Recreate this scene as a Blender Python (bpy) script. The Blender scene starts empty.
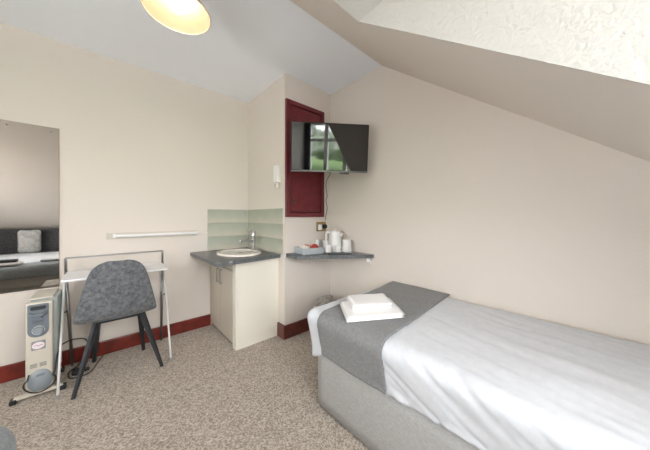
import bpy, bmesh, math, random
from mathutils import Vector, Matrix, noise
S = bpy.context.scene
C = S.collection
PI = math.pi
random.seed(4)

# ---------------------------------------------------------------- camera, light, exposure
H = 1.25
cam_data = bpy.data.cameras.new('camera')
cam = bpy.data.objects.new('camera', cam_data); C.objects.link(cam)
cam_data.sensor_fit = 'HORIZONTAL'; cam_data.sensor_width = 36.0
cam_data.lens = 243.6 / 650 * 36
cam_data.shift_y = -8 / 650
cam_data.clip_start = 0.02
cam.location = (0, 0, H)
cam.rotation_euler = (PI / 2, 0, -math.atan2(.6684, .7438))
S.camera = cam

world = bpy.data.worlds.new('overcast_sky'); S.world = world; world.use_nodes = True
wn = world.node_tree; wn.nodes.clear()
wo = wn.nodes.new('ShaderNodeOutputWorld'); wb = wn.nodes.new('ShaderNodeBackground')
tc = wn.nodes.new('ShaderNodeTexCoord'); nz = wn.nodes.new('ShaderNodeTexNoise'); nz.inputs['Scale'].default_value = 3
rp = wn.nodes.new('ShaderNodeValToRGB')
rp.color_ramp.elements[0].position = .3; rp.color_ramp.elements[0].color = (.90, .94, 1, 1)
rp.color_ramp.elements[1].position = .7; rp.color_ramp.elements[1].color = (1, .99, .97, 1)
wn.links.new(tc.outputs['Generated'], nz.inputs['Vector']); wn.links.new(nz.outputs['Fac'], rp.inputs['Fac'])
wn.links.new(rp.outputs['Color'], wb.inputs['Color']); wb.inputs['Strength'].default_value = 7.0
wn.links.new(wb.outputs[0], wo.inputs[0])

def area(name, loc, direction, sx, sy, power, color, portal=False):
    l = bpy.data.lights.new(name, 'AREA'); l.shape = 'RECTANGLE'; l.size = sx; l.size_y = sy
    l.energy = power; l.color = color
    if portal: l.cycles.is_portal = True
    o = bpy.data.objects.new(name, l); C.objects.link(o); o.location = loc
    o.rotation_euler = Vector(direction).to_track_quat('-Z', 'Y').to_euler()
    return o
area('window_portal', (.27, -1.16, 1.68), (0, 1, 0), 1.42, 1.5, 1, (1, 1, 1), True)
area('added_roof_window_portal', (-1.5, .45, 2.13), (0, .607, -.795), .44, 1.0, 1, (1, 1, 1), True)  # samples the roof window added for fill
area('added_side_window_portal', (-1.82, .8, 1.28), (1, 0, 0), 1.2, .95, 1, (1, 1, 1), True)  # samples the side window added for fill

S.view_settings.view_transform = 'Standard'; S.view_settings.look = 'None'
S.view_settings.gamma = 1; S.view_settings.use_curve_mapping = False
S.view_settings.exposure = 1.36
S.cycles.max_bounces = 16; S.cycles.diffuse_bounces = 10; S.cycles.glossy_bounces = 6
S.cycles.use_denoising = True
S.cycles.sample_clamp_indirect = 20

# ---------------------------------------------------------------- materials
def mat(name, col, rough=.6, metal=0, spec=.5, bump=None, var=None, emit=None, sheen=0, coat=0):
    """bump = (scale, strength, distance); var = (scale, second colour, low, high)"""
    m = bpy.data.materials.new(name); m.use_nodes = True
    n = m.node_tree; b = n.nodes['Principled BSDF']
    b.inputs['Base Color'].default_value = (*col, 1); b.inputs['Roughness'].default_value = rough
    b.inputs['Metallic'].default_value = metal; b.inputs['Specular IOR Level'].default_value = spec
    b.inputs['Sheen Weight'].default_value = sheen; b.inputs['Coat Weight'].default_value = coat
    co = n.nodes.new('ShaderNodeTexCoord')
    if var:
        t = n.nodes.new('ShaderNodeTexNoise'); t.inputs['Scale'].default_value = var[0]; t.inputs['Detail'].default_value = 4
        r = n.nodes.new('ShaderNodeValToRGB')
        r.color_ramp.elements[0].position = var[2]; r.color_ramp.elements[0].color = (*col, 1)
        r.color_ramp.elements[1].position = var[3]; r.color_ramp.elements[1].color = (*var[1], 1)
        n.links.new(co.outputs['Object'], t.inputs['Vector']); n.links.new(t.outputs['Fac'], r.inputs['Fac'])
        n.links.new(r.outputs['Color'], b.inputs['Base Color'])
    if bump:
        t = n.nodes.new('ShaderNodeTexNoise'); t.inputs['Scale'].default_value = bump[0]; t.inputs['Detail'].default_value = 3
        k = n.nodes.new('ShaderNodeBump'); k.inputs['Strength'].default_value = bump[1]; k.inputs['Distance'].default_value = bump[2]
        n.links.new(co.outputs['Object'], t.inputs['Vector']); n.links.new(t.outputs['Fac'], k.inputs['Height'])
        n.links.new(k.outputs['Normal'], b.inputs['Normal'])
    if emit:
        b.inputs['Emission Color'].default_value = (*emit[0], 1); b.inputs['Emission Strength'].default_value = emit[1]
    return m

BEIGE = (.73, .675, .615)
wall_m = mat('beige_wall_paint', BEIGE, .75, spec=.25, bump=(90, .25, .004))
slope_m = mat('beige_slope_paint', (.73, .675, .615), .75, spec=.25, bump=(60, .25, .004))
ceil_m = mat('white_ceiling_paint', (.87, .905, .95), .8, spec=.2, bump=(80, .15, .003))
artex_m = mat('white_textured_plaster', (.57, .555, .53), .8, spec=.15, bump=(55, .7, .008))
carpet_m = mat('speckled_carpet', (.4, .35, .3), 1, spec=.05, bump=(300, .4, .003), sheen=.1)
_n = carpet_m.node_tree; _v = _n.nodes.new('ShaderNodeTexVoronoi'); _v.inputs['Scale'].default_value = 135
_r = _n.nodes.new('ShaderNodeValToRGB'); _s = _n.nodes.new('ShaderNodeSeparateColor'); _c = _n.nodes.new('ShaderNodeTexCoord')
_e = _r.color_ramp.elements; _e[0].color = (.24, .205, .17, 1); _e[1].color = (.60, .54, .47, 1); _x = _e.new(.45); _x.color = (.41, .36, .305, 1)
_n.links.new(_c.outputs['Object'], _v.inputs['Vector']); _n.links.new(_v.outputs['Color'], _s.inputs[0]); _n.links.new(_s.outputs[0], _r.inputs['Fac'])
_n.links.new(_r.outputs['Color'], _n.nodes['Principled BSDF'].inputs['Base Color'])
mahog = mat('mahogany_baseboard', (.12, .016, .011), .3, var=(14, (.22, .026, .017), .35, .65), bump=(50, .1, .002), coat=.3)
mahog_dark = mat('dark_mahogany_baseboard', (.10, .025, .018), .3, var=(16, (.16, .035, .025), .35, .65), coat=.3)
maroon = mat('maroon_gloss_paint', (.13, .012, .018), .35, var=(12, (.17, .018, .025), .4, .7), bump=(40, .12, .003))
maroon_gap = mat('dark_maroon_groove', (.03, .005, .006), .6)
white_gloss = mat('white_gloss_plastic', (.82, .82, .80), .3)
white_metal = mat('white_powder_coat', (.84, .84, .84), .4)
black_pl = mat('black_plastic', (.02, .02, .022), .45)
black_leg = mat('black_powder_coat', (.022, .024, .028), .5)
chrome = mat('chrome', (.62, .62, .63), .12, 1)
steel = mat('brushed_steel', (.36, .36, .36), .38, 1)
glass = mat('clear_glass', (1, 1, 1), 0, spec=.5)
glass.node_tree.nodes['Principled BSDF'].inputs['Transmission Weight'].default_value = 1
glass.node_tree.nodes['Principled BSDF'].inputs['IOR'].default_value = 1.45

def thin_glass():
    m = bpy.data.materials.new('window_glass'); m.use_nodes = True; n = m.node_tree; n.nodes.clear()
    o = n.nodes.new('ShaderNodeOutputMaterial'); mx = n.nodes.new('ShaderNodeMixShader')
    t = n.nodes.new('ShaderNodeBsdfTransparent'); g = n.nodes.new('ShaderNodeBsdfGlossy'); g.inputs['Roughness'].default_value = .02
    mx.inputs[0].default_value = .06
    n.links.new(t.outputs[0], mx.inputs[1]); n.links.new(g.outputs[0], mx.inputs[2]); n.links.new(mx.outputs[0], o.inputs[0])
    return m
pane_m = thin_glass()

def fabric(name, c1, c2, scale, stretch=(1, 1, 1), bump=.3, lo=.35, hi=.65, rough=.9):
    m = mat(name, c1, rough, spec=.15, sheen=.15)
    n = m.node_tree; b = n.nodes['Principled BSDF']
    co = n.nodes.new('ShaderNodeTexCoord'); mp = n.nodes.new('ShaderNodeMapping'); mp.inputs['Scale'].default_value = stretch
    t = n.nodes.new('ShaderNodeTexNoise'); t.inputs['Scale'].default_value = scale; t.inputs['Detail'].default_value = 5; t.inputs['Roughness'].default_value = .65
    r = n.nodes.new('ShaderNodeValToRGB'); r.color_ramp.elements[0].position = lo; r.color_ramp.elements[1].position = hi
    r.color_ramp.elements[0].color = (*c1, 1); r.color_ramp.elements[1].color = (*c2, 1)
    k = n.nodes.new('ShaderNodeBump'); k.inputs['Strength'].default_value = bump; k.inputs['Distance'].default_value = .004
    n.links.new(co.outputs['Object'], mp.inputs['Vector']); n.links.new(mp.outputs[0], t.inputs['Vector'])
    n.links.new(t.outputs['Fac'], r.inputs['Fac']); n.links.new(r.outputs['Color'], b.inputs['Base Color'])
    n.links.new(t.outputs['Fac'], k.inputs['Height']); n.links.new(k.outputs['Normal'], b.inputs['Normal'])
    return m
chair_fab = fabric('mottled_grey_suede', (.085, .09, .098), (.19, .20, .212), 40, (1, 1, 1), .2)
base_fab = fabric('grey_woven_upholstery', (.37, .37, .365), (.46, .46, .455), 85, (.6, .6, 1.6), .2)
throw_fab = fabric('dark_grey_throw', (.19, .193, .197), (.26, .263, .268), 70, (1, 1, 1), .25)
duvet_fab = fabric('white_cotton', (.61, .635, .68), (.66, .685, .73), 30, (1, 1, 1), .08)
towel_fab = fabric('white_terry', (.84, .84, .84), (.92, .92, .92), 160, (1, 1, 1), .6)
head_fab = fabric('charcoal_upholstery', (.045, .045, .05), (.11, .11, .12), 40)
cushion_fab = fabric('pale_grey_cushion', (.40, .40, .40), (.62, .62, .61), 22)
bag_fab = fabric('crumpled_grey_beige_cloth', (.22, .20, .18), (.46, .43, .39), 40, (1, 1, .3), .6)
curtain_fab = fabric('charcoal_curtain', (.05, .052, .06), (.10, .10, .115), 30, (1, 1, .2))

# ---------------------------------------------------------------- mesh helpers
def box(bm, x0, x1, y0, y1, z0, z1, bev=0, seg=2):
    r = bmesh.ops.create_cube(bm, size=1)
    vs = r['verts']
    for v in vs:
        v.co = Vector(((x0 + x1) / 2 + v.co.x * (x1 - x0), (y0 + y1) / 2 + v.co.y * (y1 - y0), (z0 + z1) / 2 + v.co.z * (z1 - z0)))
    if bev:
        es = list({e for v in vs for e in v.link_edges})
        bmesh.ops.bevel(bm, geom=es, offset=bev, segments=seg, affect='EDGES', profile=.5)
    return bm

def tube(bm, pts, r, n=10, cap=True):
    pts = [Vector(p) for p in pts]
    rs = r if isinstance(r, (list, tuple)) else [r] * len(pts)
    rings = []; up = None
    for i, p in enumerate(pts):
        if i == 0: d = pts[1] - p
        elif i == len(pts) - 1: d = p - pts[i - 1]
        else: d = (pts[i + 1] - p).normalized() + (p - pts[i - 1]).normalized()
        d.normalize()
        if up is None:
            up = Vector((0, 0, 1)) if abs(d.z) < .9 else Vector((1, 0, 0))
        a = d.cross(up)
        if a.length < 1e-4: a = d.cross(Vector((0, 1, .1)))
        a.normalize(); b = a.cross(d).normalized(); up = b
        rings.append([bm.verts.new(p + (a * math.cos(2 * PI * k / n) + b * math.sin(2 * PI * k / n)) * rs[i]) for k in range(n)])
    for i in range(len(rings) - 1):
        for k in range(n):
            bm.faces.new((rings[i][k], rings[i][(k + 1) % n], rings[i + 1][(k + 1) % n], rings[i + 1][k]))
    if cap:
        bm.faces.new(rings[0]); bm.faces.new(rings[-1])
    return bm

def spline(pts, n=8):
    pts = [Vector(p) for p in pts]; P = [pts[0]] + pts + [pts[-1]]; out = []
    for i in range(1, len(P) - 2):
        for k in range(n):
            t = k / n; a, b, c, d = P[i - 1], P[i], P[i + 1], P[i + 2]
            out.append(.5 * ((2 * b) + (c - a) * t + (2 * a - 5 * b + 4 * c - d) * t * t + (3 * b - a - 3 * c + d) * t ** 3))
    out.append(pts[-1]); return out

def lathe(bm, prof, c, n=40, sx=1, sy=1):
    rings = []
    for r, z in prof:
        if r < 1e-6: rings.append([bm.verts.new((c[0], c[1], c[2] + z))])
        else: rings.append([bm.verts.new((c[0] + sx * r * math.cos(2 * PI * k / n), c[1] + sy * r * math.sin(2 * PI * k / n), c[2] + z)) for k in range(n)])
    for a, b in zip(rings, rings[1:]):
        if len(a) == 1 and len(b) == 1: continue
        for k in range(n):
            q = (k + 1) % n
            if len(a) == 1: bm.faces.new((a[0], b[k], b[q]))
            elif len(b) == 1: bm.faces.new((a[k], a[q], b[0]))
            else: bm.faces.new((a[k], a[q], b[q], b[k]))
    return bm

def prism(bm, pts, axis, a, b):
    """extrude a closed 2D outline along axis 0/1/2 from a to b"""
    def P(p, t):
        l = list(p); l.insert(axis, t); return bm.verts.new(l)
    A = [P(p, a) for p in pts]; B = [P(p, b) for p in pts]
    bm.faces.new(A); bm.faces.new(B)
    for i in range(len(pts)):
        j = (i + 1) % len(pts); bm.faces.new((A[i], A[j], B[j], B[i]))
    return bm

def world_loc(o):
    v = Vector((0, 0, 0))
    while o is not None: v += o.location; o = o.parent
    return v

def obj(name, bm, m, parent=None, smooth=False, origin=None, solid=None, subsurf=0):
    """shapes are given in room coordinates; parts are stored relative to their thing"""
    off = world_loc(parent) if parent else Vector(origin or (0, 0, 0))
    bmesh.ops.recalc_face_normals(bm, faces=bm.faces)
    bmesh.ops.translate(bm, verts=bm.verts, vec=-off)
    me = bpy.data.meshes.new(name); bm.to_mesh(me); bm.free()
    me.materials.append(m)
    if smooth:
        for p in me.polygons: p.use_smooth = True
        if smooth == 'auto':
            try: me.set_sharp_from_angle(angle=math.radians(38))
            except Exception: pass
    o = bpy.data.objects.new(name, me); C.objects.link(o)
    if parent: o.parent = parent
    else: o.location = off
    if solid:
        md = o.modifiers.new('thickness', 'SOLIDIFY'); md.thickness = solid; md.offset = 0
    if subsurf:
        md = o.modifiers.new('smooth', 'SUBSURF'); md.levels = subsurf; md.render_levels = subsurf
    return o

def tag(o, label, cat, group=None):
    o['label'] = label; o['category'] = cat
    if group: o['group'] = group
    return o
def thing(name, label, cat, loc, group=None):
    o = bpy.data.objects.new(name, None); C.objects.link(o); o.location = loc; o.empty_display_size = .1
    return tag(o, label, cat, group)
def struct(name, bm, m, smooth=False, parent=None):
    o = obj(name, bm, m, parent, smooth)
    if not parent: o['kind'] = 'structure'
    return o
B = bmesh.new

def shell(x0, x1, y0, y1, z0, z1, r, step, disp=None, flat_bottom=True, open_bottom=False):
    """closed box with rounded edges on a fine grid"""
    bm = B(); vm = {}
    nx = max(2, round((x1 - x0) / step)); ny = max(2, round((y1 - y0) / step)); nzz = max(2, round((z1 - z0) / step))
    def V(i, j, k):
        key = (i, j, k)
        if key in vm: return vm[key]
        p = Vector((x0 + (x1 - x0) * i / nx, y0 + (y1 - y0) * j / ny, z0 + (z1 - z0) * k / nzz))
        lo_z = z0 if flat_bottom else z0 + r
        q = Vector((min(max(p.x, x0 + r), x1 - r), min(max(p.y, y0 + r), y1 - r), min(max(p.z, lo_z), z1 - r)))
        d = p - q
        if d.length > 1e-9:
            nrm = d.normalized(); p = q + nrm * r
        else: nrm = Vector((0, 0, -1)) if k == 0 else Vector((0, 0, 1))
        if k == 0 and flat_bottom: p.z = z0
        if disp: p = disp(p, nrm)
        vm[key] = bm.verts.new(p); return vm[key]
    for i in range(nx):
        for j in range(ny):
            for k in ((nzz,) if open_bottom else (0, nzz)): bm.faces.new((V(i, j, k), V(i + 1, j, k), V(i + 1, j + 1, k), V(i, j + 1, k)))
    for i in range(nx):
        for k in range(nzz):
            for j in (0, ny): bm.faces.new((V(i, j, k), V(i + 1, j, k), V(i + 1, j, k + 1), V(i, j, k + 1)))
    for j in range(ny):
        for k in range(nzz):
            for i in (0, nx): bm.faces.new((V(i, j, k), V(i, j + 1, k), V(i, j + 1, k + 1), V(i, j, k + 1)))
    return bm

# ---------------------------------------------------------------- room shell
XL, XR, YB, YW = -1.8, 2.0, 3.0, -1.1     # side walls, desk wall, dormer window wall
ZC, YS, K = 2.72, 1.39, .764              # flat ceiling height, start and pitch of the slope
DX0, DX1, DY, DZ = -.46, 1.037, .872, 2.322  # dormer opening
YK = -.95
zs = lambda y: ZC - K * (YS - y)
T = .12
struct('floor', box(B(), XL - T, XR + T, YW - T, YB + T, -.1, 0), carpet_m)
struct('wall_left', box(B(), XL - T, XR + T, YB, YB + T, 0, ZC + .1), wall_m)
struct('wall_right', prism(B(), [(YB, 0), (YB, ZC + .1), (YS, ZC + .1), (YK - T, zs(YK - T) + .1), (YK - T, 0)], 0, XR, XR + T), wall_m)
bm = B()   # far side wall, with an opening for the added fill-light window
SW = (.2, 1.4, .8, 1.75)
box(bm, XL - T, XL, -1.07, SW[0], 0, .8); box(bm, XL - T, XL, SW[1], YB, 0, ZC + .1)
prism(bm, [(SW[0], .8), (SW[0], zs(SW[0]) + .1), (YK - T, zs(YK - T) + .1), (YK - T, .8)], 0, XL - T, XL)
box(bm, XL - T, XL, SW[0], SW[1], 0, SW[2]); prism(bm, [(SW[0], SW[3]), (SW[1], SW[3]), (SW[1], ZC + .1), (YS, ZC + .1), (SW[0], zs(SW[0]) + .1)], 0, XL - T, XL)
struct('wall_side', bm, wall_m)
struct('wall_alcove', box(B(), 1.362, XR, 2.134, YB, 0, ZC), wall_m)
struct('ceiling', box(B(), XL - T, XR + T, YS, YB + T, ZC, ZC + .1), ceil_m)
def slope_piece(bm, x0, x1, ya, yb):
    t = .1
    prism(bm, [(ya, zs(ya)), (yb, zs(yb)), (yb, zs(yb) + t), (ya, zs(ya) + t)], 0, x0, x1)
bm = B()
RX0, RX1, RY0, RY1 = -1.72, -1.28, .05, .85
slope_piece(bm, XL - T, RX0, YK - T, YS); slope_piece(bm, RX1, DX0, YK - T, YS); slope_piece(bm, RX0, RX1, YK - T, RY0); slope_piece(bm, RX0, RX1, RY1, YS); slope_piece(bm, DX1, XR + T, YK - T, YS); slope_piece(bm, DX0, DX1, DY, YS)
struct('ceiling_slope', bm, slope_m)
bm = B()
box(bm, XL, DX0, YK - T, YK, 0, zs(YK) + .02); box(bm, DX1, XR, YK - T, YK, 0, zs(YK) + .02)
struct('wall_knee', bm, wall_m)
dz = lambda y: DZ + .09 * (DY - y)
bm = B()   # dormer ceiling and its two cheeks
prism(bm, [(DY, DZ + .002), (YW - T, dz(YW - T)), (YW - T, dz(YW - T) + .08), (DY, DZ + .09)], 0, DX0, DX1)
struct('ceiling_dormer', bm, artex_m)
for nm, xa, xb, xc, xd in (('wall_dormer_right', DX1 - .004, DX1, DX1, DX1 + .08), ('wall_dormer_left', DX0, DX0 + .004, DX0 - .08, DX0)):
    bm = B()
    prism(bm, [(DY + .05, zs(DY) + .09), (DY + .05, DZ + .14), (YW - T, dz(YW) + .14), (YW - T, 0), (YK - .06, 0), (YK - .06, zs(YK) + .05)], 0, xc, xd)
    prism(bm, [(DY, zs(DY) - .0), (DY, DZ + .05), (YW - T, dz(YW) + .06), (YW - T, 0), (YK, 0), (YK, zs(YK))], 0, xa, xb)
    struct(nm, bm, artex_m)
W0, W1, WZ0, WZ1 = -.42, .97, .95, 2.42
bm = B()
box(bm, DX0, W0, YW - T, YW, 0, 2.6); box(bm, W1, DX1, YW - T, YW, 0, 2.6)
box(bm, W0, W1, YW - T, YW, 0, WZ0); box(bm, W0, W1, YW - T, YW, WZ1, 2.6)
struct('wall_window', bm, wall_m)

def window(name, axis, plane, a0, a1, z0, z1, bars, transom, sill):
    def bx(bm, a, b, c, d, t0=-.03, t1=.03):
        if axis == 'y': box(bm, a, b, plane + t0, plane + t1, c, d, .004)
        else: box(bm, plane + t0, plane + t1, a, b, c, d, .004)
    bm = B(); w = .055
    bx(bm, a0, a0 + w, z0, z1); bx(bm, a1 - w, a1, z0, z1)
    bx(bm, a0 + w, a1 - w, z0, z0 + w); bx(bm, a0 + w, a1 - w, z1 - w, z1)
    for c in bars: bx(bm, c - .045, c + .045, z0 + w, z1 - w)
    ed = [a0 + w] + [v for c in bars for v in (c - .045, c + .045)] + [a1 - w]
    for i in range(0, len(ed), 2): bx(bm, ed[i], ed[i + 1], transom - .03, transom + .03)
    f = struct(name, bm, white_gloss)
    bm = B()
    for i in range(0, len(ed), 2):
        bx(bm, ed[i], ed[i + 1], z0 + w, transom - .03, -.004, .004); bx(bm, ed[i], ed[i + 1], transom + .03, z1 - w, -.004, .004)
    obj('window_pane', bm, pane_m, f)
    bm = B(); bx(bm, a0 - .0, a1 + .0, z0 - .03, z0, *sill); obj('window_sill', bm, white_gloss, f)
window('window_1', 'y', YW - .06, W0, W1, WZ0, WZ1, [.03, .50], 2.06, (-.02, .12))
window('window_added_side', 'x', XL - .06, SW[0], SW[1], SW[2], SW[3], [.8], 1.45, (-.02, .12))  # unseen side window, added so daylight reaches the room more evenly

def roof_bar(bm, x0, x1, ya, yb, lo, hi):
    prism(bm, [(ya, zs(ya) + lo), (yb, zs(yb) + lo), (yb, zs(yb) + hi), (ya, zs(ya) + hi)], 0, x0, x1)
bm = B(); roof_bar(bm, RX0, RX0 + .04, RY0, RY1, .03, .09); roof_bar(bm, RX1 - .04, RX1, RY0, RY1, .03, .09)
roof_bar(bm, RX0 + .04, RX1 - .04, RY0, RY0 + .04, .03, .09); roof_bar(bm, RX0 + .04, RX1 - .04, RY1 - .04, RY1, .03, .09)
f = struct('window_added_roof', bm, white_gloss)  # unseen roof window, added as extra daylight fill
bm = B(); roof_bar(bm, RX0 + .04, RX1 - .04, RY0 + .04, RY1 - .04, .055, .063); obj('window_pane', bm, pane_m, f)
bm = B(); box(bm, XL, .9, YB - .02, YB, 0, .125, .004); struct('baseboard_left', bm, mahog)
bm = B(); box(bm, 1.342, XR - .02, 2.114, 2.134, 0, .14, .004); box(bm, 1.342, 1.362, 2.134, 2.25, 0, .14, .004)
struct('baseboard_alcove', bm, mahog_dark)
bm = B(); box(bm, XR - .02, XR, YK, 2.114, 0, .14, .004); struct('baseboard_right', bm, mahog_dark)
struct('trim_1', box(B(), .765, .871, YB - .005, YB, 1.066, 1.071), white_gloss)

# splashback tiles: each tile glazed pale green, running to cream at its foot
def tile_mat():
    m = mat('green_cream_tile_glaze', (.5, .5, .5), .25, spec=.5); n = m.node_tree; b = n.nodes['Principled BSDF']
    co = n.nodes.new('ShaderNodeTexCoord'); sp = n.nodes.new('ShaderNodeSeparateXYZ'); n.links.new(co.outputs['Object'], sp.inputs[0])
    a = n.nodes.new('ShaderNodeMath'); a.operation = 'SUBTRACT'; a.inputs[1].default_value = .862
    d = n.nodes.new('ShaderNodeMath'); d.operation = 'DIVIDE'; d.inputs[1].default_value = .16
    f = n.nodes.new('ShaderNodeMath'); f.operation = 'FRACT'
    n.links.new(sp.outputs['Z'], a.inputs[0]); n.links.new(a.outputs[0], d.inputs[0]); n.links.new(d.outputs[0], f.inputs[0])
    t = n.nodes.new('ShaderNodeTexNoise'); t.inputs['Scale'].default_value = 9; n.links.new(co.outputs['Object'], t.inputs['Vector'])
    mu = n.nodes.new('ShaderNodeMath'); mu.operation = 'MULTIPLY_ADD'; mu.inputs[1].default_value = .5; mu.inputs[2].default_value = -.25
    ad = n.nodes.new('ShaderNodeMath'); ad.operation = 'ADD'
    n.links.new(t.outputs['Fac'], mu.inputs[0]); n.links.new(mu.outputs[0], ad.inputs[0]); n.links.new(f.outputs[0], ad.inputs[1])
    r = n.nodes.new('ShaderNodeValToRGB'); e = r.color_ramp.elements
    e[0].position = .02; e[0].color = (.58, .55, .46, 1); e[1].position = .85; e[1].color = (.40, .43, .35, 1)
    x = e.new(.38); x.color = (.48, .50, .41, 1)
    n.links.new(ad.outputs[0], r.inputs['Fac']); n.links.new(r.outputs['Color'], b.inputs['Base Color'])
    return m
tm = tile_mat()
spl = thing('tile_splashback', 'three rows of pale green and cream tiles behind the corner basin', 'splashback', (1.1, 2.99, .862))
bm = B()
for r_ in range(3):
    z = .862 + .16 * r_
    for q in range(1): box(bm, .872 + q * .48, .872 + (q + 1) * .48 - .002, 2.99, 3.0, z, z + .158, .0015, 1)
obj('tile_panel', bm, tm, spl).data.transform(Matrix())
bm = B()
for r_ in range(3):
    z = .862 + .16 * r_
    for q in range(1): box(bm, 1.353, 1.362, 2.16 + q * .83, 2.16 + (q + 1) * .83 - .002, z, z + .158, .0015, 1)
obj('tile_panel', bm, tm, spl)
# the tile glaze reads height from its own panel, so shift it there
tm.node_tree.nodes['Math'].inputs[1].default_value = 0.0

# ---------------------------------------------------------------- outside
lawn = mat('lawn_grass', (.10, .19, .045), .9, var=(.3, (.14, .24, .06), .4, .6))
tag(g_ := obj('bounce_paving', box(B(), -26, 26, -22, 12, -3.08, -2.98), mat('pale_bounce_paving', (.70, .68, .65), .9, var=(3, (.78, .76, .73), .4, .6))), 'unseen pale paving added to bounce daylight up to the ceiling', 'bounce_paving'); g_['kind'] = 'structure'  # added reflector: bright ground that throws daylight onto ceiling and slope
g = box(B(), -150, 150, -160, -1.6, -3.1, -3.0); g = obj('lawn', g, lawn); g['kind'] = 'structure'
leaf = mat('tree_leaves', (.10, .14, .09), .8, var=(1.2, (.34, .38, .30), .4, .6)); bark = mat('tree_bark', (.10, .075, .05), .9)
for x, y, hh, lab in ((-33.5, -53, 9.4, 'round green garden tree, leftmost seen reflected in the television'), (-25, -49, 7.6, 'small green garden tree, middle of three reflected in the television'), (-17.5, -44, 8.4, 'broad green garden tree, rightmost reflected in the television')):
    t = thing('tree', lab, 'tree', (x, y, -3))
    obj('trunk', tube(B(), [(x, y, -3), (x + .1, y, -1.2), (x, y, .2)], [.22, .16, .1]), bark, t, True)
    bm = B(); bmesh.ops.create_icosphere(bm, subdivisions=4, radius=1)
    for v in bm.verts:
        k = 1 + .35 * noise.noise(v.co * 2.2) + .15 * noise.noise(v.co * 6)
        v.co = Vector((x + v.co.x * hh * .5 * k, y + v.co.y * hh * .5 * k, -3 + hh * .68 + v.co.z * hh * .42 * k))
    obj('crown', bm, leaf, t)

# curtain beside the dormer window
def curtain(name, x0, x1, y, z0, z1, label):
    bm = B(); n = 60; rows = []
    for k in range(13):
        z = z1 + (z0 - z1) * k / 12; row = []
        for i in range(n + 1):
            t = i / n
            row.append(bm.verts.new((x0 + (x1 - x0) * t, y + .022 * math.sin(t * 2 * PI * 5 + .4 * k / 12), z)))
        rows.append(row)
    for a, b in zip(rows, rows[1:]):
        for i in range(n): bm.faces.new((a[i], a[i + 1], b[i + 1], b[i]))
    return tag(obj(name, bm, curtain_fab, None, True, ((x0 + x1) / 2, y, z0), solid=.004), label, 'curtain')
curtain('curtain', -.45, -.30, -1.02, .75, 2.42, 'charcoal curtain gathered at the left side of the dormer window')

# ---------------------------------------------------------------- wall mirror
mir_m = mat('mirror_silver', (.58, .56, .53), .02, 1)
m0 = thing('wall_mirror', 'large frameless wall mirror reflecting the second bed, beside the desk', 'mirror', (-.75, 2.995, .672))
obj('mirror_glass', box(B(), -1.25, -.29, 2.99, 3.0, .672, 1.985, .001, 1), mir_m, m0)
for x, z in ((-.335, 1.95), (-.56, 1.95), (-1.2, 1.95), (-.335, .71), (-1.2, .71)):
    bm = B(); tube(bm, [(x, 2.992, z), (x, 2.985, z)], .006, 12); obj('mirror_screw', bm, steel, m0)

# ---------------------------------------------------------------- oil radiator
cream_en = mat('cream_enamel', (.62, .58, .50), .4); teal_pl = mat('blue_grey_plastic', (.17, .20, .23), .4)
fin_m = mat('grey_green_fin_enamel', (.40, .45, .44), .4); label_m = mat('pale_pink_sticker', (.82, .74, .76), .5)
rad = thing('oil_radiator', 'cream oil-filled radiator with blue-grey controls standing below the mirror', 'radiator', (-.347, 2.78, 0))
rx = -.347
bm = B(); prof = []
box(bm, rx - .064, rx + .064, 2.6, 2.645, .02, .655, .012, 3); obj('front_panel', bm, cream_en, rad, 'auto')
for i in range(6):
    y = 2.675 + i * .046
    bm = B(); box(bm, rx - .050, rx + .080, y - .006, y + .006, .07, .662, .005, 2)
    tube(bm, [(rx, y - .02, .16), (rx, y + .02, .16)], .03, 14); tube(bm, [(rx, y - .02, .6), (rx, y + .02, .6)], .03, 14)
    obj('fin', bm, fin_m, rad, 'auto')
obj('top_cover', box(B(), rx - .056, rx + .062, 2.645, 2.92, .664, .676, .004), cream_en, rad)
for y, hw in ((2.600, .114), (2.89, .08)):
    bm = B(); box(bm, rx - hw, rx + hw, y - .016, y + .016, .018, .042, .007); ft = obj('foot_bar', bm, cream_en, rad)
    for s in (-1, 1):
        bm = B(); box(bm, rx + s * hw - .016, rx + s * hw + .016, y - .022, y + .022, 0, .032, .006); obj('rubber_foot', bm, black_pl, ft)
def rounded_plate(x0, x1, z0, z1, y0, y1, rb, rt):
    pts = []
    for cx, cz, r, a0 in ((x1 - rt, z1 - rt, rt, 0), (x0 + rt, z1 - rt, rt, 90), (x0 + rb, z0 + rb, rb, 180), (x1 - rb, z0 + rb, rb, 270)):
        for k in range(9):
            a = math.radians(a0 + 90 * k / 8); pts.append((cx + r * math.cos(a), cz + r * math.sin(a)))
    return prism(B(), pts, 1, y0, y1)
cp = obj('control_panel', rounded_plate(rx - .053, rx + .045, .415, .643, 2.594, 2.6, .045, .01), teal_pl, rad)
obj('handle_recess', rounded_plate(rx - .04, rx + .032, .605, .63, 2.588, 2.594, .01, .008), mat('dark_recess', (.03, .035, .04), .6), cp)
obj('grip', tube(B(), [(rx - .045, 2.585, .588), (rx - .02, 2.572, .572), (rx + .015, 2.572, .572), (rx + .038, 2.585, .588)], .010), teal_pl, cp, True)
obj('thermostat_knob', tube(B(), [(rx - .003, 2.594, .462), (rx - .003, 2.578, .462)], .024, 24), mat('grey_knob', (.27, .31, .34), .4), cp, 'auto')
bm = B()
r = bmesh.ops.create_cone(bm, cap_ends=False, segments=32, radius1=.030, radius2=.0285, depth=.002, matrix=Matrix.Translation((rx - .003, 2.592, .462)) @ Matrix.Rotation(PI / 2, 4, 'X'))
obj('dial_ring', bm, white_gloss, cp, solid=.0012)
obj('indicator', tube(B(), [(rx + .012, 2.594, .553), (rx + .012, 2.590, .553)], .005, 12), black_pl, cp)
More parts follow.
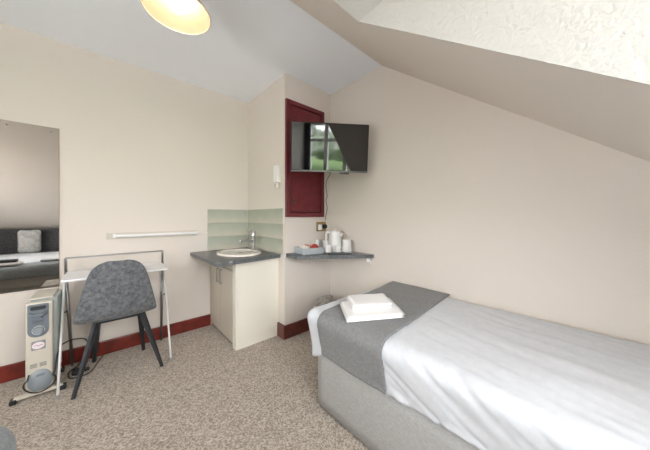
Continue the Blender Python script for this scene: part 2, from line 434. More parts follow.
obj('rocker_switch', rounded_plate(rx - .03, rx + .018, .512, .53, 2.584, 2.594, .005, .005), mat('slate_switch', (.14, .17, .2), .4), cp)
sk = obj('sticker_plate', rounded_plate(rx - .037, rx + .03, .325, .387, 2.596, 2.6, .008, .008), mat('grey_plate', (.3, .29, .32), .5), rad)
bm = B(); lathe(bm, [(0, 0), (.029, 0), (.029, .002), (0, .002)], (0, 0, 0), 28, 1, .8)
bmesh.ops.transform(bm, matrix=Matrix.Translation((rx - .004, 2.596, .356)) @ Matrix.Rotation(PI / 2, 4, 'X'), verts=bm.verts)
obj('oval_sticker', bm, label_m, sk)
obj('sticker_mark', spl_b := tube(B(), spline([(rx - .022, 2.592, .354), (rx - .012, 2.592, .362), (rx - .002, 2.592, .352), (rx + .008, 2.592, .361), (rx + .016, 2.592, .354)], 4), .0018, 6), mat('mauve_mark', (.48, .28, .38), .5), sk)
for s in (-1, 1):
    bm = B()
    for k in range(3): box(bm, rx - .004 + s * .022 - .016, rx - .004 + s * .022 + .016, 2.597, 2.6, .205 + k * .010, .211 + k * .010)
    obj('vent_slot', bm, mat('slot_grey', (.32, .31, .28), .6), rad)
bm = B(); lathe(bm, [(0, .012), (.055, .01), (.060, 0)], (0, 0, 0), 36, .98, 1.30)
bmesh.ops.transform(bm, matrix=Matrix.Translation((rx + .004, 2.6, .108)) @ Matrix.Rotation(PI / 2, 4, 'X'), verts=bm.verts)
cs = obj('cable_store', bm, mat('blue_grey_cover', (.27, .31, .34), .4), rad, True)
obj('cover_badge', rounded_plate(rx - .012, rx + .026, .145, .157, 2.582, 2.589, .003, .003), teal_pl, cs)
loop = [(rx + .006 + .074 * math.cos(a), 2.582 - .006 * math.sin(3 * a), .10 + .062 * math.sin(a)) for a in [math.radians(t) for t in range(140, 400, 12)]]
obj('power_cord', tube(B(), spline([(rx - .045, 2.59, .17)] + loop + [(rx + .075, 2.59, .16), (rx + .082, 2.62, .24), (rx + .092, 2.68, .285)], 3), .0045, 8), black_pl, rad, True)
# cord running from the radiator to the socket strip on the floor
tag(obj('extension_cord', tube(B(), spline([(-.25, 2.69, .288), (-.20, 2.80, .27), (-.13, 2.93, .20), (-.12, 2.94, .10), (-.17, 2.88, .02), (-.22, 2.82, .008), (-.20, 2.70, .008), (-.10, 2.70, .01), (-.05, 2.85, .012), (-.02, 2.93, .02)], 8), .0042, 8), black_pl, None, True), 'black mains cord trailing beside the radiator and below the desk', 'cord')
mp = thing('mains_plug', 'black mains plug lying on the carpet under the desk', 'plug', (-.15, 2.8, 0))
bm = B(); box(bm, -.2, -.13, 2.74, 2.80, 0, .035, .008); obj('plug_body', bm, black_pl, mp)
bm = B(); box(bm, -.13, -.10, 2.755, 2.785, .005, .025, .003); obj('cord_grip', bm, black_pl, mp)

# ---------------------------------------------------------------- folding desk
dk = thing('folding_desk', 'white folding desk with thin metal legs against the wall behind the chair', 'desk', (.08, 2.7, 0))
wd = mat('white_laminate', (.83, .83, .85), .45)
bm = B(); box(bm, -.238, .405, 2.515, 2.90, .785, .802, .003); obj('desktop', bm, wd, dk)
bm = B(); tube(bm, [(-.246, 2.905, .80), (-.246, 2.905, .905), (-.243, 2.905, .912), (.418, 2.905, .912), (.42, 2.905, .905), (.42, 2.905, .80)], .0085, 8); obj('back_rail', bm, steel, dk, True)
for x0, x1 in ((-.246, -.212), (.42, .417)):
    bm = B(); tube(bm, [(x0, 2.905, .80), (x1, 2.955, 0)], .0105, 8); l = obj('leg', bm, steel, dk, True); l['label'] = 'dark steel rear leg'
for x0, x1, s in ((-.249, -.249, -1), (.425, .423, 1)):
    bm = B(); tube(bm, [(x1, 2.484, .005), (x0, 2.875, .785)], .0075, 8)
    l = obj('leg', bm, white_metal, dk, True); l['label'] = 'white front leg'
    bm = B(); tube(bm, [(x1, 2.482, 0), (x1, 2.484, .02)], .0105, 8); obj('foot_cap', bm, mat('clear_grey_cap', (.35, .35, .35), .4), l)
    bm = B(); tube(bm, [(x0, 2.88, .49), (x0, 2.925, .47)], .004, 6); obj('brace', bm, white_metal, dk)
    bm = B(); tube(bm, [(x0 - .012, 2.925, .47), (x0 + .016, 2.925, .47)], .008, 10); obj('bolt', bm, black_pl, dk)

# ---------------------------------------------------------------- chair
ch = thing('desk_chair', 'mottled grey bucket chair with splayed black legs pushed up to the desk', 'chair', (.07, 2.62, 0))
prof = [(2.865, .468, .19), (2.855, .482, .205), (2.80, .486, .222), (2.70, .476, .232), (2.60, .468, .238), (2.52, .468, .242), (2.455, .480, .245), (2.415, .508, .243), (2.395, .56, .234), (2.385, .63, .218), (2.376, .71, .200), (2.366, .79, .180), (2.356, .85, .160), (2.35, .89, .135), (2.344, .918, .095), (2.341, .930, .045)]
bm = B(); rows = []
for i, (y, z, w) in enumerate(prof):
    a = prof[max(0, i - 1)]; b = prof[min(len(prof) - 1, i + 1)]
    d = Vector((0, b[0] - a[0], b[1] - a[1])).normalized(); nn = Vector((0, d.z, -d.y))
    if nn.z < 0 and i < 6: nn = -nn
    if i >= 6 and nn.y < 0: nn = -nn
    wrap = .03 if i < 3 else .018 + .02 * max(0, (i - 8) / 6)
    if i > 11: wrap *= (w / .18) * .8
    rows.append([bm.verts.new(Vector((.07 + w * t, y, z)) + nn * wrap * abs(t) ** 2.4) for t in [k / 7 for k in range(-7, 8)]])
for a, b in zip(rows, rows[1:]):
    for k in range(14): bm.faces.new((a[k], a[k + 1], b[k + 1], b[k]))
obj('seat_shell', bm, chair_fab, ch, True, solid=.024, subsurf=2)
bm = B(); box(bm, -.06, .20, 2.53, 2.70, .432, .452, .006); obj('seat_frame', bm, black_leg, ch)
for (tx, ty), (fx, fy) in (((-.055, 2.565), (-.169, 2.405)), ((.225, 2.565), (.349, 2.435)), ((-.05, 2.67), (-.078, 2.893)), ((.22, 2.67), (.262, 2.85))):
    bm = B(); p0 = Vector((tx, ty, .445)); p1 = Vector((fx, fy, 0))
    q = (p1 - p0).normalized()
    tube(bm, [p0, p0.lerp(p1, .5), p1], [.024, .021, .014], 6)
    for v in bm.verts:
        if v.co.z < .012: v.co.z = 0
    obj('leg', bm, black_leg, ch, 'auto')

# ---------------------------------------------------------------- towel rail
tr = thing('towel_rail', 'slim white wall rail on a pale backing strip above the desk', 'rail', (.38, 2.99, 1.06))
bm = B(); box(bm, .003, .76, 2.988, 3.0, 1.045, 1.105, .003); obj('backing_strip', bm, mat('pale_strip_paint', (.60, .55, .49), .5), tr)
bm = B(); tube(bm, [(.055, 2.955, 1.073), (.735, 2.955, 1.073)], .013, 12); obj('rail_bar', bm, white_metal, tr, 'auto')
for x in (.055, .735):
    bm = B(); box(bm, x - .012, x + .012, 2.945, 2.99, 1.055, 1.091, .004); obj('end_bracket', bm, white_gloss, tr)

# ---------------------------------------------------------------- basin cabinet, worktop, basin, tap
cream = mat('cream_cabinet_laminate', (.84, .81, .71), .4); door_m = mat('shaded_door_laminate', (.56, .51, .42), .4)  # door colour is the cream darkened, side shading put into it
cb = thing('basin_cabinet', 'cream two-door cupboard under the corner worktop and basin', 'cabinet', (1.13, 2.63, 0))
bm = B(); box(bm, .922, 1.36, 2.25, 2.272, 0, .824); sp = obj('side_panel', bm, cream, cb); sp['label'] = 'plain cream end panel'
bm = B(); box(bm, .922, 1.36, 2.274, 2.995, 0, .824); obj('body', bm, mat('gap_shade_carcass', (.22, .19, .15), .6), cb)  # shade in the door gaps is put into this dark body colour
bm = B(); box(bm, .900, .921, 2.25, 2.325, 0, .824, .002); obj('corner_post', bm, cream, cb)
bm = B(); box(bm, .904, .921, 2.33, 2.995, .735, .824, .002); obj('top_rail', bm, door_m, cb)
for ya, yb, hy in ((2.335, 2.658, 2.615), (2.668, 2.99, 2.71)):
    bm = B(); box(bm, .900, .919, ya, yb, .04, .726, .003); dr = obj('door', bm, door_m, cb)
    bm = B(); tube(bm, [(.900, hy, .56), (.879, hy, .56), (.879, hy, .70), (.900, hy, .70)], .0065, 8); obj('door_handle', bm, steel, dr, 'auto')
slate = mat('slate_grey_laminate', (.105, .115, .12), .35, var=(45, (.17, .18, .185), .4, .65))
slate_edge = slate
wt = thing('worktop', 'dark slate-grey worktop holding the oval basin in the corner', 'worktop', (1.03, 2.57, .825))
bm = B(); prism(bm, [(.700, 2.140), (.690, 2.150), (.690, 3.0), (1.358, 3.0), (1.358, 2.205)], 2, .825, .86)
bmesh.ops.bevel(bm, geom=[e for e in bm.edges], offset=.003, segments=2, affect='EDGES')
obj('slab', bm, slate, wt)
chip = bm = B(); box(bm, .80, .835, 2.15, 2.165, .845, .862, .003); obj('worn_edge_patch', bm, mat('worn_edge', (.35, .36, .36), .6), wt)
porc = mat('white_porcelain', (.80, .76, .70), .12)
bs = thing('wash_basin', 'oval white inset wash basin in the slate-grey worktop', 'basin', (1.065, 2.57, .86))
bm = B(); lathe(bm, [(1.0, 0), (1.0, .010), (.97, .017), (.90, .018), (.83, .008), (.80, -.0), (.2, .0005), (0, .0)], (1.065, 2.57, .861), 56, .215, .275)
for v in bm.verts: pass
obj('bowl', bm, porc, bs, True)
bm = B(); lathe(bm, [(1.0, 0), (.97, .0015), (.8, -.0), (.0, .0)], (1.065, 2.57, .8625), 40, .17, .225); obj('bowl_floor', bm, porc, bs, True)
bm = B(); lathe(bm, [(0, .003), (.02, .003), (.022, 0)], (1.08, 2.57, .8645), 20); obj('waste', bm, chrome, bs, True)
tp = thing('mixer_tap', 'chrome single-lever mixer tap at the back of the oval basin', 'tap', (1.235, 2.585, .878))
tx, ty = 1.235, 2.585
bm = B(); lathe(bm, [(0, 0), (.031, 0), (.031, .008), (.024, .012), (.023, .155), (.0255, .158), (.0255, .205), (.02, .212), (0, .212)], (tx, ty, .878), 24); obj('tap_body', bm, chrome, tp, 'auto')
bm = B(); tube(bm, [(tx, ty, .985), (tx - .06, ty, 1.0), (tx - .135, ty, 1.0), (tx - .15, ty, .99), (tx - .15, ty, .965)], [.018, .017, .015, .014, .014], 12); obj('spout', bm, chrome, tp, True)
bm = B(); tube(bm, [(tx, ty, 1.085), (tx - .02, ty, 1.095), (tx - .10, ty, 1.115)], [.009, .008, .005], 8); obj('lever', bm, chrome, tp, True)

# ---------------------------------------------------------------- high cupboard door on the alcove
cu = thing('wall_cupboard', 'tall maroon painted cupboard door high on the alcove wall', 'cupboard', (1.628, 2.13, 1.25))
cx0, cx1, cz0, cz1 = 1.364, 1.882, 1.25, 2.463
bm = B()
box(bm, cx0, cx0 + .045, 2.104, 2.134, cz0, cz1, .003); box(bm, cx1 - .045, cx1, 2.104, 2.134, cz0, cz1, .003)
box(bm, cx0 + .045, cx1 - .045, 2.104, 2.134, cz0, cz0 + .045, .003); box(bm, cx0 + .045, cx1 - .045, 2.104, 2.134, cz1 - .045, cz1, .003)
obj('door_frame', bm, maroon, cu)
bm = B(); box(bm, cx0 + .045, cx1 - .045, 2.126, 2.1335, cz0 + .045, cz1 - .045); obj('frame_recess', bm, maroon_gap, cu)
bm = B(); box(bm, cx0 + .056, cx1 - .056, 2.112, 2.127, cz0 + .056, cz1 - .056, .004); dd = obj('door', bm, maroon, cu)
bm = B(); box(bm, cx0 + .07, cx0 + .105, 2.100, 2.112, cz0 + .16, cz0 + .175, .003); tube(bm, [(cx0 + .075, 2.10, cz0 + .145), (cx0 + .075, 2.10, cz0 + .20)], .005, 8); obj('latch', bm, black_pl, dd)

# ---------------------------------------------------------------- white box on the alcove side
wl = thing('wall_box', 'small white box unit mounted on the alcove side by the maroon cupboard', 'wall unit', (1.365, 2.24, 1.57))
bm = B(); box(bm, 1.317, 1.362, 2.205, 2.285, 1.61, 1.79, .006); obj('housing', bm, mat('off_white_plastic', (.86, .86, .84), .4), wl)
bm = B(); lathe(bm, [(0, 0), (.022, 0), (.024, .03), (.024, .05), (0, .05)], (1.337, 2.245, 1.555), 20); obj('sensor_foot', bm, mat('grey_white_plastic', (.55, .52, .47), .4), wl, 'auto')

# ---------------------------------------------------------------- television
tvc = Vector((1.575, 1.68, 1.902)); TVW, TVH = .735, .45
ang = math.atan2(.6684, .7438) + math.radians(-7.0)       # facing back to the room
tilt = math.radians(8)
tv = bpy.data.objects.new('television', None); C.objects.link(tv); tv.location = tvc
tag(tv, 'wall-mounted flat black television reflecting the dormer window', 'television')
tv.rotation_euler = (tilt, 0, -ang)
def tvobj(name, bm, m, parent=tv, smooth=False):
    bmesh.ops.recalc_face_normals(bm, faces=bm.faces)
    me = bpy.data.meshes.new(name); bm.to_mesh(me); bm.free(); me.materials.append(m)
    if smooth:
        for p in me.polygons: p.use_smooth = True
    o = bpy.data.objects.new(name, me); C.objects.link(o); o.parent = parent; return o
tv_black = mat('black_tv_casing', (.012, .012, .014), .35)
screen_m = mat('black_tv_glass', (.004, .004, .005), .04, spec=.8, coat=.2)
screen_m.node_tree.nodes['Principled BSDF'].inputs['IOR'].default_value = 1.6
bm = B(); box(bm, -TVW / 2, TVW / 2, -.012, .03, -TVH / 2, TVH / 2, .004); tvobj('casing', bm, tv_black)
bm = B(); box(bm, -.25, .25, .03, .062, -.17, .10, .012); tvobj('rear_housing', bm, tv_black)
bm = B(); box(bm, -TVW / 2 + .008, TVW / 2 - .008, -.0145, -.0125, -TVH / 2 + .018, TVH / 2 - .008); tvobj('screen', bm, screen_m)
bm = B(); box(bm, -TVW / 2 + .002, TVW / 2 - .002, -.016, -.010, -TVH / 2 + .001, -TVH / 2 + .013, .002); tvobj('lower_trim', bm, mat('grey_tv_trim', (.18, .18, .19), .3, .6))
bm = B(); box(bm, .10, .19, -.004, .02, -TVH / 2 - .014, -TVH / 2, .003); tvobj('sensor', bm, tv_black)
wb_ = thing('tv_bracket', 'black swivel arm bracket holding the television to the bed wall', 'bracket', (2.0, 1.86, 1.85))
bm = B(); box(bm, 1.985, 2.0, 1.80, 1.92, 1.74, 1.96, .003); obj('wall_plate', bm, black_pl, wb_)
bm = B(); tube(bm, [(1.99, 1.86, 1.86), (1.84, 1.93, 1.86), (1.655, 1.735, 1.88)], .016, 10); obj('arm', bm, black_pl, wb_)
tag(obj('tv_cable', tube(B(), spline([(1.72, 1.80, 1.72), (1.84, 2.02, 1.66), (1.925, 2.123, 1.58), (1.945, 2.126, 1.50), (1.925, 2.126, 1.44), (1.945, 2.126, 1.36), (1.93, 2.126, 1.29), (1.915, 2.126, 1.21)], 6), .0042, 6), mat('grey_cable', (.17, .16, .15), .5), None, True), 'thin dark cable hanging below the television to the socket', 'cable')

# ---------------------------------------------------------------- shelf and the things on it
ZS = .875
sh = thing('corner_shelf', 'slate-grey corner shelf for the kettle under the television', 'shelf', (1.8, 1.95, .84))
bm = B(); prism(bm, [(1.378, 2.134), (1.372, 1.93), (1.378, 1.922), (1.99, 1.49), (2.0, 1.49), (2.0, 2.134)], 2, .838, ZS)
obj('shelf_board', bm, slate, sh)
bm = B(); box(bm, 1.94, 2.0, 1.52, 1.54, .80, .838, .003); box(bm, 1.985, 2.0, 1.52, 1.54, .78, .838, .002); obj('bracket', bm, white_metal, sh)

so = thing('wall_socket', 'brass double wall socket above the corner shelf with a black plug in it', 'socket', (1.86, 2.13, 1.12))
brass = mat('aged_brass', (.42, .32, .16), .3, 1)
bm = B(); box(bm, 1.785, 1.925, 2.124, 2.134, 1.085, 1.195, .003); obj('face_plate', bm, brass, so)
bm = B(); box(bm, 1.80, 1.852, 2.110, 2.124, 1.10, 1.165, .006); obj('white_plug', bm, white_gloss, so)
bm = B(); lathe(bm, [(0, 0), (.026, 0), (.026, .03), (.02, .036), (0, .036)], (0, 0, 0), 20)
bmesh.ops.transform(bm, matrix=Matrix.Translation((1.892, 2.124, 1.14)) @ Matrix.Rotation(PI / 2, 4, 'X'), verts=bm.verts); obj('black_plug', bm, black_pl, so, 'auto')

def rot_at(bm, c, deg):
    bmesh.ops.rotate(bm, verts=bm.verts, cent=Vector(c), matrix=Matrix.Rotation(math.radians(deg), 3, 'Z')); return bm
# grey open box with sachets
bc = (1.568, 1.993, ZS)
gb = thing('tray_box', 'pale grey open box of sachets on the left end of the corner shelf', 'box', bc)
grey_box = mat('pale_grey_card', (.42, .46, .48), .5)
def bbx(bm, x0, x1, y0, y1, z0, z1): return box(bm, bc[0] + x0, bc[0] + x1, bc[1] + y0, bc[1] + y1, ZS + z0, ZS + z1, .002, 1)
A_ = -8
bm = B(); bbx(bm, -.115, .115, -.10, .10, 0, .006)
bbx(bm, -.115, .115, -.10, -.094, .006, .064); bbx(bm, -.115, .115, .094, .10, .006, .064); bbx(bm, -.115, -.109, -.094, .094, .006, .064); bbx(bm, .109, .115, -.094, .094, .006, .064)

obj('box_body', rot_at(bm, bc, A_), grey_box, gb)
cols = [mat('red_paper', (.55, .07, .05), .5), mat('orange_paper', (.7, .25, .12), .5), mat('cream_paper', (.8, .76, .7), .5)]
for i in range(12):
    x = bc[0] - .092 + .0165 * i; y = bc[1] + (.03 if i % 2 else -.03)
    bm = B(); box(bm, x - .003, x + .003, y - .032, y + .032, ZS + .007, ZS + .074 + .006 * (i % 3), .001, 1)
    rot_at(bm, (x, y, 0), 12 * ((i * 7) % 3 - 1)); rot_at(bm, bc, A_)
    col = cols[(0, 0, 1, 0, 2)[i % 5]] if i > 3 else cols[2]
    nm = ('red', 'orange', 'cream')[cols.index(col)]
    tag(obj('sachet', bm, col, None, origin=(x, y, ZS)), '%s paper sachet standing in the pale grey box' % nm, 'sachet', 'sachets in the grey box, %s' % nm)
# dark tray
tyc = (1.75, 1.735, ZS)
bm = B(); box(bm, tyc[0] - .12, tyc[0] + .12, tyc[1] - .05, tyc[1] + .05, ZS, ZS + .012, .004); rot_at(bm, tyc, -34)
tag(obj('serving_tray', bm, mat('black_tray', (.03, .033, .036), .35), None, origin=tyc), 'flat black tray at the front of the corner shelf', 'tray')
# kettle
kc = (1.87, 1.91)
kt = thing('kettle', 'white electric kettle standing at the back of the corner shelf', 'kettle', (*kc, ZS))
kw = mat('white_kettle_plastic', (.80, .80, .79), .3)
bm = B(); lathe(bm, [(0, 0), (.070, 0), (.072, .012), (.070, .022), (0, .022)], (*kc, ZS), 30); obj('kettle_base', bm, kw, kt, 'auto')
bm = B(); lathe(bm, [(0, 0), (.070, 0), (.073, .01), (.071, .08), (.064, .16), (.060, .185), (0, .185)], (*kc, ZS + .022), 36); obj('kettle_body', bm, kw, kt, 'auto')
bm = B(); lathe(bm, [(.060, 0), (.057, .012), (.03, .02), (.012, .021), (.012, .034), (0, .036)], (*kc, ZS + .207), 30); obj('lid', bm, kw, kt, 'auto')
hd = Vector((-.42, .9, 0)).normalized()
P = lambda a, z: Vector((*kc, ZS + z)) + Vector((-.25, .97, 0)) * a
bm = B(); tube(bm, spline([P(.055, .20), P(.105, .205), P(.122, .15), P(.11, .08), P(.066, .05)], 6), .011, 10); obj('kettle_handle', bm, kw, kt, True)
bm = B(); tube(bm, [P(-.05, .17), P(-.075, .19), P(-.088, .203)], [.022, .017, .010], 12); obj('spout', bm, kw, kt, True)
frosted = mat('hazy_glass', (.85, .85, .84), .25)
frosted.node_tree.nodes['Principled BSDF'].inputs['Transmission Weight'].default_value = .2
def mug(c, r, h, m, label, name='mug', group=None, handle=None):
    t = thing(name, label, name if name != 'drinking_glass' else 'glass', (*c, ZS + (c[2] if len(c) > 2 else 0)), group) if False else thing(name, label, 'glass' if 'glass' in name else 'cup', (c[0], c[1], c[2]), group)
    bm = B(); lathe(bm, [(0, 0), (r * .85, 0), (r * .9, .006), (r, h), (r - .004, h), (r * .82, .01), (0, .009)], c, 28); obj('cup_body' if 'glass' not in name else 'glass_body', bm, m, t, 'auto')
    if handle:
        d = Vector(handle).normalized(); O = Vector(c)
        bm = B(); tube(bm, spline([O + d * r * .9 + Vector((0, 0, h * .8)), O + d * (r + .026) + Vector((0, 0, h * .7)), O + d * (r + .024) + Vector((0, 0, h * .35)), O + d * r * .88 + Vector((0, 0, h * .2))], 5), .005, 8); obj('handle', bm, m, t, True)
    return t
mug((1.79, 1.985, ZS), .031, .12, frosted, 'clear drinking glass below the brass socket, left of the kettle', 'drinking_glass')
mug((1.765, 2.09, ZS), .031, .12, frosted, 'second clear glass between the grey box and the kettle, nearer the wall', 'drinking_glass')
wc = mat('white_china', (.82, .82, .80), .2)
mug((1.742, 1.885, ZS), .036, .078, wc, 'white cup in front of the kettle, left of the two', 'mug', None, (-.8, .3, 0))
mug((1.815, 1.815, ZS), .034, .078, wc, 'white cup in front of the kettle, right of the two', 'mug', None, (.2, -.9, 0))
jt = thing('storage_jar', 'plain white lidded jar at the right of the kettle', 'jar', (1.902, 1.77, ZS))
bm = B(); lathe(bm, [(0, 0), (.046, 0), (.048, .006), (.046, .118), (0, .118)], (1.902, 1.77, ZS), 30); obj('jar_body', bm, wc, jt, 'auto')
bm = B(); lathe(bm, [(.047, 0), (.048, .012), (.044, .018), (0, .018)], (1.902, 1.77, ZS + .118), 30); obj('lid', bm, wc, jt, 'auto')

# ---------------------------------------------------------------- pendant lamp
lx, ly, lz = .311, 1.638, 2.45
pl = thing('pendant_lamp', 'ceiling pendant with a wide shade and a lit round bulb', 'lamp', (lx, ly, ZC))
sh_out = mat('grey_shade_enamel', (.5, .48, .44), .4); sh_in = mat('peach_shade_lining', (.22, .135, .075), .7)
pr = [(.176, 0), (.170, .018), (.150, .045), (.115, .075), (.075, .100), (.045, .115), (.035, .135)]
bm = B(); lathe(bm, pr, (lx, ly, lz), 64); shd = obj('lamp_shade', bm, sh_out, pl, True)
bm = B(); lathe(bm, [(r - .003, z - .002) for r, z in pr], (lx, ly, lz), 64); obj('shade_lining', bm, sh_in, shd, True)
bm = B(); lathe(bm, [(.172, -.003), (.178, -.003), (.179, .003), (.173, .003), (.172, -.003)], (lx, ly, lz), 64); obj('shade_rim', bm, mat('cream_rim', (.85, .75, .6), .4), shd, True)
bm = B(); lathe(bm, [(0, 0), (.032, 0), (.034, .03), (.022, .06), (0, .065)], (lx, ly, lz + .115), 24); obj('bulb_holder', bm, white_gloss, pl, 'auto')
bm = B(); tube(bm, [(lx, ly, lz + .17), (lx, ly, ZC - .02)], .004, 8); obj('flex', bm, white_gloss, pl)
bm = B(); lathe(bm, [(0, -.028), (.03, -.028), (.05, -.006), (.05, 0), (0, 0)], (lx, ly, ZC), 30); obj('ceiling_rose', bm, white_gloss, pl, 'auto')
bm = B(); bmesh.ops.create_uvsphere(bm, u_segments=28, v_segments=18, radius=.046, matrix=Matrix.Translation((lx, ly, lz + .048)))
obj('bulb', bm, mat('lit_bulb', (1, .95, .9), .3, emit=((1, .92, .82), 30)), pl, True)

# ---------------------------------------------------------------- main bed
def fbm(p, s): return noise.noise(p * s) + .5 * noise.noise(p * s * 2.1)
bd = thing('single_bed', 'single divan bed with grey upholstered base along the right wall', 'bed', (1.52, .26, 0))
bm = shell(1.045, 1.975, -.72, 1.245, .012, .372, .02, .06); obj('divan_base', bm, base_fab, bd, True)
bm = B(); box(bm, 1.055, 1.975, -.71, 1.225, 0, .013); obj('base_plinth', bm, black_pl, bd)
bm = shell(1.045, 1.975, -.72, 1.25, .373, .595, .05, .06); obj('mattress', bm, duvet_fab, bd, True)

BX0, BX1, BY0, BY1, BZ0, BZ1, BR = .985, 1.995, -.74, 1.325, .365, .637, .075
def bed_disp(p, n):
    q = p.copy()
    t = (p.x - BX0) / (BX1 - BX0)
    side = max(0, min(1, (BZ1 - .03 - p.z) / .2))          # 0 on the top, 1 near the hem
    k = max(0, min(1, (p.y - .9) / .4)); q.y += .01 * t * k               # foot end slants away slightly
    q += n * .006 * fbm(Vector((p.x * 1.2, p.y * 1.0, 0)), 3.5) * (1 if p.x > 1.1 else .7)
    bare = 1 - max(0, min(1, (p.y - .66) / .08))
    # long soft folds on the top of the bare duvet
    if n.z > .7:
        u_ = p.x * .97 - p.y * .22; w = noise.noise(Vector((p.x * 1.5, p.y * 1.5, 4)))
        q.z += bare * .006 * (noise.noise(Vector((u_ * 15 + w * 2, (p.x + p.y) * 2.2, 1))) + .5 * noise.noise(Vector((u_ * 34, (p.x + p.y) * 3, 2))))
    near = max(0, min(1, (BX0 + .2 - p.x) / .18))
    if near > 0:
        # diagonal drapes on the hanging side: run down towards the head
        s_ = (p.y * .8 - p.z * 1.15)
        ridge = noise.noise(Vector((s_ * 20, (p.y + p.z) * 1.6, 7)))
        ridge = 1 - abs(ridge) * 2
        q += n * near * bare * .010 * (ridge - .5)
        q += n * near * (1 - bare) * .006 * noise.noise(Vector((p.y * 9, p.z * 2, 3)))
        q.x += .045 * side * near                              # hem falls in against the base
    foot = max(0, min(1, (p.y - BY1 + .06) / .06))
    q.y -= .03 * side * foot
    q += n * foot * side * .006 * noise.noise(Vector((p.x * 14, p.z * 2, 9)))
    if p.z < BZ0 + .08:
        k = 1 - (p.z - BZ0) / .08
        corner = max(0, min(1, (p.y - 1.15) / .1))
        q.z += k * (.012 + .010 * math.sin(p.y * 5) - .05 * corner)
    q.x = min(q.x, XR - .004)
    return q
bm = shell(BX0, BX1, BY0, BY1, BZ0, BZ1, BR, .0145, bed_disp, True, True)
# hem fold line of the duvet: a raised seam along the hanging side
du = obj('duvet', bm, duvet_fab, None, True, (1.5, .27, .36), solid=.01); du.modifiers[0].offset = -1
tag(du, 'white creased duvet draped over the single bed beside the right wall', 'duvet')

# throw: follows the duvet over the top and down the near side
bm = B(); path = []
def path_pt(s):
    L1 = BX1 - BX0 - BR; L2 = BR * PI / 2
    if s < L1: return Vector((BX1 - s, 0, BZ1)), Vector((0, 0, 1))
    if s < L1 + L2:
        a = (s - L1) / BR; n = Vector((-math.sin(a), 0, math.cos(a))); return Vector((BX0 + BR, 0, BZ1 - BR)) + n * BR, n
    return Vector((BX0, 0, BZ1 - BR - (s - L1 - L2))), Vector((-1, 0, 0))
LT = BX1 - BX0 - BR + BR * PI / 2 + (BZ1 - BR - BZ0 - .006)
NS, NY = 90, 38; rows = []
for i in range(NS + 1):
    p, n = path_pt(LT * i / NS); row = []
    for j in range(NY + 1):
        t = (p.x - BX0) / (BX1 - BX0)
        ya = .692 + .07 * t; yb = 1.165 + .095 * t
        q = Vector((p.x, ya + (yb - ya) * j / NY, p.z))
        ed = .0085 + .0025 * noise.noise(Vector((q.x * 7, q.y * 7, q.z * 7)))
        row.append(bm.verts.new(bed_disp(q, n) + n * ed))
    rows.append(row)
for a, b in zip(rows, rows[1:]):
    for j in range(NY): bm.faces.new((a[j], a[j + 1], b[j + 1], b[j]))
tag(obj('bed_throw', bm, throw_fab, None, True, (1.5, .94, .36), solid=.008), 'dark grey throw laid across the foot of the single bed with towels on it', 'throw')

# towels
def towel(name, pts, z0, hgt, layers, label, soft=.012):
    """folded towel: quad outline pts (counter-clockwise), layers of cloth"""
    c = sum((Vector((*p, 0)) for p in pts), Vector()) / 4
    t = thing(name, label, 'towel', (c.x, c.y, z0), 'folded towels on the grey throw')
    h = hgt / layers
    for L in range(layers):
        n = 14; bm = shell(0, 1, 0, 1, 0, 1, .0, 1 / n) if False else B()
        vs = {}
        def P_(i, j, top):
            u, v = i / n, j / n
            a = Vector((*pts[0], 0)).lerp(Vector((*pts[1], 0)), u); b = Vector((*pts[3], 0)).lerp(Vector((*pts[2], 0)), u)
            p = a.lerp(b, v)
            e = min(u, 1 - u, v, 1 - v)
            rnd = math.sqrt(max(0, 1 - (1 - min(1, e / .07)) ** 2))
            mid = z0 + h * (L + .5)
            wob = .003 * noise.noise(Vector((p.x * 12, p.y * 12, L * 3)))
            p.z = mid + (1 if top else -1) * h * .5 * (rnd * .96) + wob * (1 if L == layers - 1 and top else .3)
            return p
        for top in (0, 1):
            for i in range(n + 1):
                for j in range(n + 1):
                    if top == 0 or 0 < i < n and 0 < j < n: vs[(i, j, top)] = bm.verts.new(P_(i, j, top))
                    else: vs[(i, j, 1)] = vs[(i, j, 0)]
            for i in range(n):
                for j in range(n): bm.faces.new((vs[(i, j, top)], vs[(i + 1, j, top)], vs[(i + 1, j + 1, top)], vs[(i, j + 1, top)]))
        obj('towel_fold', bm, towel_fab, t, True)
    return t
ZT = .653
towel('bath_towel', [(1.00, .93), (1.31, .745), (1.50, .985), (1.18, 1.165)], ZT, .030, 2, 'larger white folded towel, lower of the two on the grey throw')
towel('hand_towel', [(1.10, .975), (1.32, .83), (1.46, 1.0), (1.23, 1.15)], ZT + .031, .034, 2, 'smaller white folded towel lying on top of the larger towel')

# bag in the corner behind the foot of the bed
bm = B(); bmesh.ops.create_icosphere(bm, subdivisions=5, radius=1)
for v in bm.verts:
    p = v.co.copy(); k = 1 + .16 * fbm(p, 2.2) + .10 * noise.noise(Vector((p.x * 9, p.y * 9, p.z * 2)))
    v.co = Vector((1.745 + p.x * .17 * k, 1.92 + p.y * .13 * k, max(0, .19 + p.z * .215 * k)))
    v.co.x = min(v.co.x, 1.97); v.co.y = min(v.co.y, 2.10)
tag(obj('cloth_bag', bm, bag_fab, None, True, (1.77, 1.92, 0)), 'crumpled grey-beige bag in the corner behind the foot of the bed', 'bag')

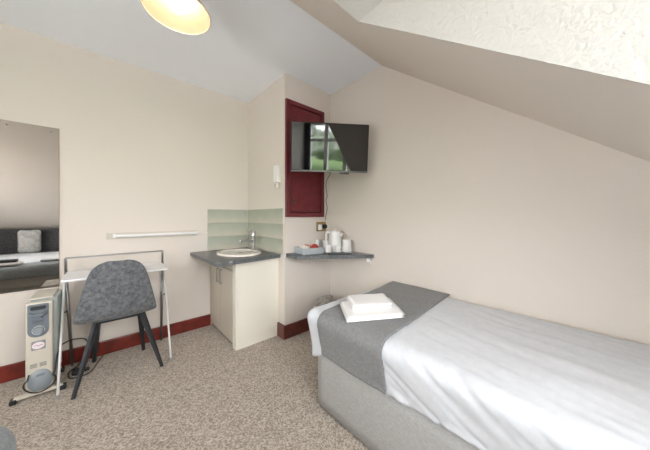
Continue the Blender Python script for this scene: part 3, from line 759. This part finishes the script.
# ---------------------------------------------------------------- second bed, seen in the mirror; its foot corner shows at the lower left
b2 = thing('double_bed', 'wider bed with dark headboard seen in the mirror', 'bed', (-.92, .25, 0))
qx0, qx1, qy0, qy1 = -1.62, -.225, -.70, 1.20
bm = shell(qx0 + .03, qx1 - .03, qy0, qy1, .0, .37, .03, .08); obj('divan_base', bm, base_fab, b2, True)
bm = shell(qx0 + .02, qx1 - .02, qy0 + .04, qy1 + .01, .371, .58, .05, .08); obj('mattress', bm, base_fab, b2, True)
bm = shell(qx0, qx1 + .01, -.78, -.70, 0, 1.04, .02, .05); obj('headboard', bm, head_fab, b2, True)
def d2(p, n):
    q = p + n * .006 * fbm(p, 4)
    return q
bm = shell(qx0 - .01, qx1 + .010, qy0 + .02, qy1 + .04, .50, .62, .075, .03, d2, True, True)
tag(obj('duvet', bm, duvet_fab, None, True, (-.92, .25, .50), solid=.008), 'white duvet on the wider bed reflected in the mirror', 'duvet')

bm = shell(qx0 - .02, qx1 + .018, .80, qy1 + .05, .49, .640, .08, .03, d2, True, True)
tag(obj('bed_throw', bm, fabric('blue_grey_throw', (.22, .25, .27), (.30, .33, .35), 60), None, True, (-.92, .98, .49), solid=.005), 'grey throw on the wider bed, its corner at the lower left of the photo', 'throw')
bm = shell(-1.12, -.86, -.68, -.56, .633, 1.02, .05, .03, lambda p, n: p + n * .012 * fbm(p, 6), False)
tag(obj('cushion', bm, cushion_fab, None, True, (-.99, -.62, .633)), 'pale grey cushion propped on the dark headboard, seen in the mirror', 'cushion')
t2 = tag(obj('folded_towel', shell(-1.15, -.80, .98, 1.17, .648, .682, .015, .02, None, False), towel_fab, None, True, (-.97, 1.08, .648)), 'white folded towel on the reflected bed, under a black pouch', 'towel')
bm = shell(-1.14, -.83, 1.02, 1.13, .684, .72, .018, .02, lambda p, n: p + n * .004 * fbm(p, 9), False)
tag(obj('pouch', bm, black_pl, None, True, (-.98, 1.075, .684)), 'black pouch on a folded towel on the bed seen in the mirror', 'pouch')
t3 = tag(obj('folded_towel', shell(-.66, -.44, .86, 1.0, .648, .674, .012, .02, None, False), cushion_fab, None, True, (-.55, .93, .648)), 'grey folded towel on the right side of the reflected bed', 'towel')
